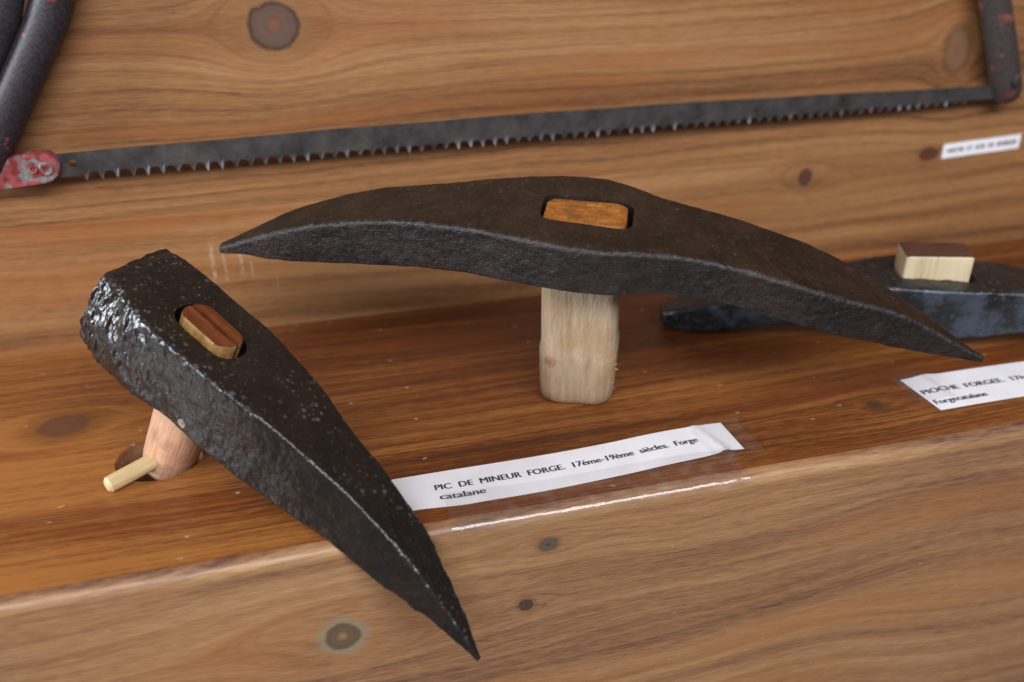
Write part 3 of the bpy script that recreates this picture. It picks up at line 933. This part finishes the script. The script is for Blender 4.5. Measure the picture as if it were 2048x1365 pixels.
def paint(name, steel, red, lo, hi, sc, rough=0.5):
    N = NT(name)
    n1 = N.noise(N.obj, sc, 4.0, 0.6, 0.4); n2 = N.noise(N.obj, 700.0, 3.0, 0.6)
    st = N.mix(N.sstep(n2, 0.4, 0.65), steel, tuple(c * 1.8 for c in steel))
    rd = N.mix(N.sstep(N.noise(N.obj, 160.0, 3.0), 0.42, 0.6), red, tuple(min(1.0, c * 1.5 + 0.03) for c in red))
    N.set(Base_Color=N.mix(N.sstep(n1, lo, hi), st, rd), Roughness=rough, Metallic=0.2, Normal=N.bump(N.add(n1, N.mul(n2, 0.4)), 0.0003))
    return N.mat


M_TUBE = paint('steel_tube_dark', (0.026, 0.021, 0.026), (0.16, 0.022, 0.020), 0.615, 0.645, 75.0, 0.5)
M_BRK = paint('bracket_red', (0.15, 0.135, 0.13), (0.20, 0.026, 0.028), 0.41, 0.50, 130.0, 0.5)
M_BAR = paint('steel_bar_brown', (0.040, 0.032, 0.029), (0.13, 0.035, 0.030), 0.58, 0.66, 90.0, 0.5)


def tube(path, rad, n=20, sq=1.0):
    rings = []
    for i, p in enumerate(path):
        p = Vector(p)
        q = Vector(path[min(i + 1, len(path) - 1)]) - Vector(path[max(i - 1, 0)])
        q.normalize()
        sx = q.cross(Vector((0, 1, 0))).normalized()
        r = rad[i] if isinstance(rad, (list, tuple)) else rad
        rings.append([p + sx * (math.cos(2 * math.pi * k / n) * r) + Vector((0, 1, 0)) * (math.sin(2 * math.pi * k / n) * r * sq) for k in range(n)])
    return rings_mesh(rings)


tp = [(-0.1490, SY, 0.1065), (-0.1427, SY, 0.1171), (-0.1331, SY, 0.1328), (-0.1207, SY, 0.1515), (-0.1114, SY, 0.1653), (-0.1032, SY, 0.1777), (-0.0974, SY, 0.1888), (-0.086, SY, 0.215), (-0.078, SY, 0.25), (-0.070, SY, 0.31), (-0.05, SY, 0.36)]
build('frame_tube', *tube(tp, [0.0085, 0.0092] + [0.0098] * 9), M_TUBE, saw, auto=50)
lv = [(-0.1610, SY - 0.002, 0.1250), (-0.1506, SY - 0.002, 0.1393), (-0.1385, SY - 0.002, 0.1580), (-0.1295, SY - 0.002, 0.1718), (-0.1218, SY - 0.002, 0.1842), (-0.1172, SY - 0.002, 0.1953), (-0.1135, SY - 0.002, 0.2150)]
build('tension_lever', *tube(lv, [0.0090, 0.0098, 0.0102, 0.0102, 0.0100, 0.0095, 0.0060], sq=0.85), M_TUBE, saw, auto=50)


def plate(name, outline, y0, y1, mat, parent, bev=0.0010):
    n = len(outline)
    cx = sum(p[0] for p in outline) / n; cz = sum(p[1] for p in outline) / n
    ins = lambda k: [(p[0] + (cx - p[0]) * k, p[1] + (cz - p[1]) * k) for p in outline]
    rr = [[Vector((x, y, z)) for x, z in pts] for y, pts in ((y0, ins(0.05)), (y0 + bev, outline), (y1 - bev, outline), (y1, ins(0.05)))]
    return build(name, *rings_mesh(rr), mat, parent, auto=35)


brk = [(-0.1580, 0.1136), (-0.1480, 0.1146), (-0.1385, 0.1153), (-0.1300, 0.1165), (-0.1241, 0.1171), (-0.1190, 0.1171), (-0.1150, 0.1163), (-0.1124, 0.1140), (-0.1111, 0.1110), (-0.1111, 0.1078),
       (-0.1125, 0.1048), (-0.1150, 0.1026), (-0.1185, 0.1013), (-0.1270, 0.1006), (-0.1351, 0.1000), (-0.1423, 0.0997), (-0.1580, 0.0993)]
bracket = plate('blade_bracket', brk, SY - 0.0042, SY + 0.0042, M_BRK, saw)
bracket['label'] = 'grey end bracket with flaking red paint'
for (x, z, r0, r1) in ((-0.1175, 0.1089, 0.0036, 0.0016), (-0.1234, 0.1091, 0.0022, 0.0013)):
    rr = []
    for r, y in ((r0, SY - 0.0040), (r0, SY - 0.0050), (r0 * 0.8, SY - 0.0056), (r1, SY - 0.0054), (r1 * 0.8, SY - 0.0047), (0.0002, SY - 0.0046)):
        rr.append([Vector((x + r * math.cos(2 * math.pi * k / 20), y, z + r * math.sin(2 * math.pi * k / 20))) for k in range(20)])
    build('rivet', *rings_mesh(rr), M_BRK, bracket, auto=35)
bp = [(0.4010, SY - 0.001, 0.2700), (0.4140, SY - 0.001, 0.2250), (0.4402, SY - 0.001, 0.1683), (0.4517, SY - 0.001, 0.1425), (0.4600, SY - 0.001, 0.1225), (0.4655, SY - 0.001, 0.1105), (0.4672, SY - 0.001, 0.1062), (0.4678, SY - 0.001, 0.1043)]
build('frame_bar', *tube(bp, [0.0094, 0.0096, 0.0099, 0.0102, 0.0104, 0.0096, 0.0074, 0.0035], sq=0.78), M_BAR, saw, auto=50)
rr = []
for r, y in ((0.0030, SY - 0.0088), (0.0030, SY - 0.0108), (0.0022, SY - 0.0114), (0.0004, SY - 0.0114)):
    rr.append([Vector((0.4622 + r * math.cos(2 * math.pi * k / 18), y, 0.1195 + r * 1.3 * math.sin(2 * math.pi * k / 18))) for k in range(18)])
build('rivet', *rings_mesh(rr), M_TUBE, saw, auto=35)

# ------------------------------------------------------------------ paper labels
N = NT('paper')
pn = N.noise(N.obj, 900.0, 3.0, 0.6)
N.set(Base_Color=N.mix(N.sstep(N.noise(N.obj, 60.0, 3.0), 0.35, 0.75), (0.80, 0.79, 0.83), (0.74, 0.72, 0.75)), Roughness=0.55, Normal=N.bump(pn, 0.00004))
M_PAPER = N.mat
N = NT('ink')
N.set(Base_Color=N.mix(N.noise(N.obj, 1500.0, 2.0), (0.012, 0.012, 0.016), (0.05, 0.05, 0.06)), Roughness=0.6)
M_INK = N.mat


def film(name):
    N = NT(name)
    tr = N.nt.nodes.new('ShaderNodeBsdfTransparent'); tr.inputs[0].default_value = (0.97, 0.97, 0.97, 1)
    gl = N.nt.nodes.new('ShaderNodeBsdfGlossy'); gl.inputs['Roughness'].default_value = 0.06
    geo = N.nt.nodes.new('ShaderNodeNewGeometry')
    dt = N.nt.nodes.new('ShaderNodeVectorMath'); dt.operation = 'DOT_PRODUCT'
    N.nt.links.new(geo.outputs['Incoming'], dt.inputs[0]); N.nt.links.new(geo.outputs['Normal'], dt.inputs[1])
    sch = N.add(0.045, N.mul(N.m('POWER', N.sub(1.0, N.m('ABSOLUTE', dt.outputs['Value'])), 5.0), 0.9))
    hh = N.add(N.noise(N.obj, 95.0, 3.0, 0.6), N.mul(N.noise(N.obj, 420.0, 2.0), 0.25))
    bp_ = N.bump(hh, 0.00025)
    N.nt.links.new(bp_, gl.inputs['Normal'])
    mx = N.nt.nodes.new('ShaderNodeMixShader')
    N.nt.links.new(sch, mx.inputs[0]); N.nt.links.new(tr.outputs[0], mx.inputs[1]); N.nt.links.new(gl.outputs[0], mx.inputs[2])
    df = N.nt.nodes.new('ShaderNodeBsdfDiffuse'); df.inputs[0].default_value = (0.8, 0.8, 0.8, 1)
    m2 = N.nt.nodes.new('ShaderNodeMixShader')
    N._set(m2.inputs[0], N.add(0.015, N.mul(N.sstep(N.noise(N.obj, 160.0, 3.0), 0.5, 0.7), 0.03)))
    N.nt.links.new(mx.outputs[0], m2.inputs[1]); N.nt.links.new(df.outputs[0], m2.inputs[2])
    N.nt.links.new(m2.outputs[0], N.out.inputs['Surface'])
    return N.mat


M_TAPE = film('clear_tape')


def text_mesh(body):
    cu = bpy.data.curves.new('txt', 'FONT')
    cu.body = body
    cu.size = 1.0
    cu.offset = 0.0
    cu.resolution_u = 3
    o = bpy.data.objects.new('txt', cu); COL.objects.link(o)
    bpy.context.view_layer.update()
    me = bpy.data.meshes.new_from_object(o.evaluated_get(bpy.context.evaluated_depsgraph_get()))
    bpy.data.objects.remove(o, do_unlink=True)
    return me


def letter(body, parent, place, x0, width, base, cap):
    """Lay one line of print on a label: place(x, h) turns label coordinates into a world point just above the paper."""
    me = text_mesh(body)
    xs = [v.co.x for v in me.vertices]
    mn, mx = min(xs), max(xs)
    k = width / (mx - mn); kc = cap / 0.727
    off = parent_offset(parent)
    nv = len(me.vertices)
    src = [v.co.copy() for v in me.vertices]
    fcs = [tuple(p.vertices) for p in me.polygons]
    pts, fs = [], []
    for q, (ox, lf) in enumerate(((-0.036, 0.00030), (0.036, 0.00032), (0.0, 0.00031))):
        pts += [place(x0 + (c.x - mn + ox) * k, base + c.y * kc, lf) - off for c in src]
        fs += [tuple(i + q * nv for i in f) for f in fcs]
    me = bpy.data.meshes.new('lettering')
    me.from_pydata(pts, [], fs)
    me.materials.clear(); me.materials.append(M_INK)
    o = bpy.data.objects.new('lettering', me); COL.objects.link(o); o.parent = parent
    return o


def paper(name, label, w, h, place, nx=80, ny=10, origin=(0, 0, 0)):
    """Thin sheet; place(x, h, lift) gives the world point."""
    root = empty(name, origin, label, 'label')
    verts, faces = [], []
    for top in (1, 0):
        for i in range(nx + 1):
            for j in range(ny + 1):
                verts.append(place(w * i / nx, h * j / ny, 0.00016 if top else 0.00004))
    n1 = (nx + 1) * (ny + 1)
    for i in range(nx):
        for j in range(ny):
            a = i * (ny + 1) + j
            faces.append((a, a + ny + 1, a + ny + 2, a + 1))
            b = a + n1
            faces.append((b, b + 1, b + ny + 2, b + ny + 1))
    rim = [i * (ny + 1) for i in range(nx + 1)] + [nx * (ny + 1) + j for j in range(1, ny + 1)] + [i * (ny + 1) + ny for i in range(nx - 1, -1, -1)] + [j for j in range(ny - 1, 0, -1)]
    for k in range(len(rim)):
        a, b = rim[k], rim[(k + 1) % len(rim)]
        faces.append((a, b, b + n1, a + n1)[::-1])
    build('sheet', verts, faces, M_PAPER, root, auto=50)
    return root


# label of the miner's pick
BOT1 = [(0.020, 0.3062), (0.037, 0.3060), (0.054, 0.3045), (0.068, 0.3052), (0.096, 0.3064), (0.136, 0.3075), (0.1665, 0.3101), (0.1805, 0.3126), (0.184, 0.3122), (0.1905, 0.3117)]
TOP1 = [(0.020, 0.3316), (0.0413, 0.3318), (0.1115, 0.3335), (0.1773, 0.3362), (0.190, 0.3356)]
W1, X1 = 0.1625, 0.0260


def h1(x, h):
    xw = x + X1
    z = 0.0004 * (1 + math.sin(xw * 70 - 1.7)) * (1 - h / 0.025) + 0.00035 * (1 + math.sin(xw * 45))
    c = xw - 0.1770 - (0.0125 - h) * 0.20
    z += 0.0010 * math.exp(-(c / 0.0020) ** 2) * (1.0 if c < 0 else 0.8) * (1.15 - h / 0.025 * 0.6)
    z += 0.0007 * max(0.0, min(1.0, (0.1745 - xw) / 0.03)) * max(0.0, min(1, (xw - 0.1335) / 0.03))
    return z


def place1(x, h, lift=0.00030):
    xw = x + X1
    lo, hi = lerp_table(BOT1, xw)[0], lerp_table(TOP1, xw)[0]
    return Vector((xw, lo + (hi - lo) * h / 0.025, h1(x, h) + lift))


lab1 = paper('museum_label', 'white paper label reading PIC DE MINEUR FORGE, taped to the shelf edge', W1, 0.025, place1, origin=(0.107, 0.32, 0))
letter('PIC  DE  MINEUR  FORGE.  17ème-19ème  siècles.  Forge', lab1, place1, 0.0199, 0.1250, 0.0119, 0.0040)
letter('catalane', lab1, place1, 0.0207, 0.0198, 0.0050, 0.0040)


def sheet_tape(name, pts_fn, nx, ny, parent, flip=False):
    verts, faces = [], []
    for i in range(nx + 1):
        for j in range(ny + 1): verts.append(pts_fn(i / nx, j / ny))
    for i in range(nx):
        for j in range(ny):
            a = i * (ny + 1) + j
            faces.append((a, a + ny + 1, a + ny + 2, a + 1) if not flip else (a, a + 1, a + ny + 2, a + ny + 1))
    return build(name, verts, faces, M_TAPE, parent)


R_N = 0.0062
YT = FRONT_Y + R_N


def edge_tape(f, g):
    x = 0.0480 + 0.1335 * f + 0.0006 * math.sin(g * 9) * f
    L = 0.0145 + 0.5 * math.pi * R_N * 0.92
    d = g * L
    flat = 0.0145
    wr = (0.00012 + 0.00030 * max(0.0, f - 0.45)) * mnoise.noise(Vector((x * 160, g * 4, 2.0))) + 0.00010 * mnoise.noise(Vector((x * 500, g * 9, 5.0))) * f
    if d < flat:
        lab = place1(max(0.0, min(W1, x - X1)), 0.0, 0.0005)
        z = 0.0006 + (max(0.0, lab.z - 0.0002) if g < 0.45 else max(0.0, lab.z - 0.0002) * max(0, 1 - (g - 0.45) * 6))
        return Vector((x, YT + flat - d, z + wr))
    an = (d - flat) / R_N
    r = R_N + 0.0005 + wr
    return Vector((x, YT - r * math.sin(an), -R_N + r * math.cos(an)))


sheet_tape('clear_tape', edge_tape, 120, 26, lab1, flip=True)


def end_tape(f, g):
    x = 0.1715 + 0.0255 * f + 0.0004 * math.sin(g * 7)
    y = 0.3080 + 0.0300 * g + 0.0003 * math.sin(f * 11)
    z = 0.0006
    if x < 0.1885 and 0.3100 < y < 0.336: z = h1(x - X1, (y - 0.3110)) + 0.0006
    return Vector((x, y, z))


sheet_tape('clear_tape', end_tape, 24, 24, lab1)


# label of the pickaxe
def place2(x, h, lift=0.00030):
    return Vector((0.2978 + x, 0.3172 + h, 0.0003 * (1 + math.sin(x * 50)) + 0.0010 * math.exp(-((x - 0.014) / 0.006) ** 2) * (h / 0.032) + lift))


lab2 = paper('museum_label', 'white paper label reading PIOCHE FORGEE, in front of the blue-grey pickaxe', 0.150, 0.0321, place2, origin=(0.373, 0.333, 0))
letter('PIOCHE  FORGEE.  17ème-19ème  siècles.', lab2, place2, 0.0020, 0.1090, 0.0152, 0.0042)
letter('Forgecatalane', lab2, place2, 0.0018, 0.0300, 0.0052, 0.0042)
sheet_tape('clear_tape', lambda f, g: Vector((0.2935 + 0.020 * f, 0.326 + 0.026 * g, place2(0.02 * f, 0.0088 + 0.0232 * min(1, g), 0.0006).z)), 16, 16, lab2)


# label of the saw, on the wall
def place3(x, h, lift=0.00030):
    return Vector((0.4338 + x, WALL_Y - 0.0001 - lift, 0.0660 + h + 0.0026 * x / 0.062))


lab3 = paper('museum_label', 'small white paper label reading HACHE ET SCIE, stuck on the wall under the saw', 0.0615, 0.0098, place3, nx=12, ny=4, origin=(0.4645, 0.512, 0.071))
letter('HACHE  ET  SCIE  DE  BOISEUR', lab3, place3, 0.0035, 0.0550, 0.0034, 0.0034)
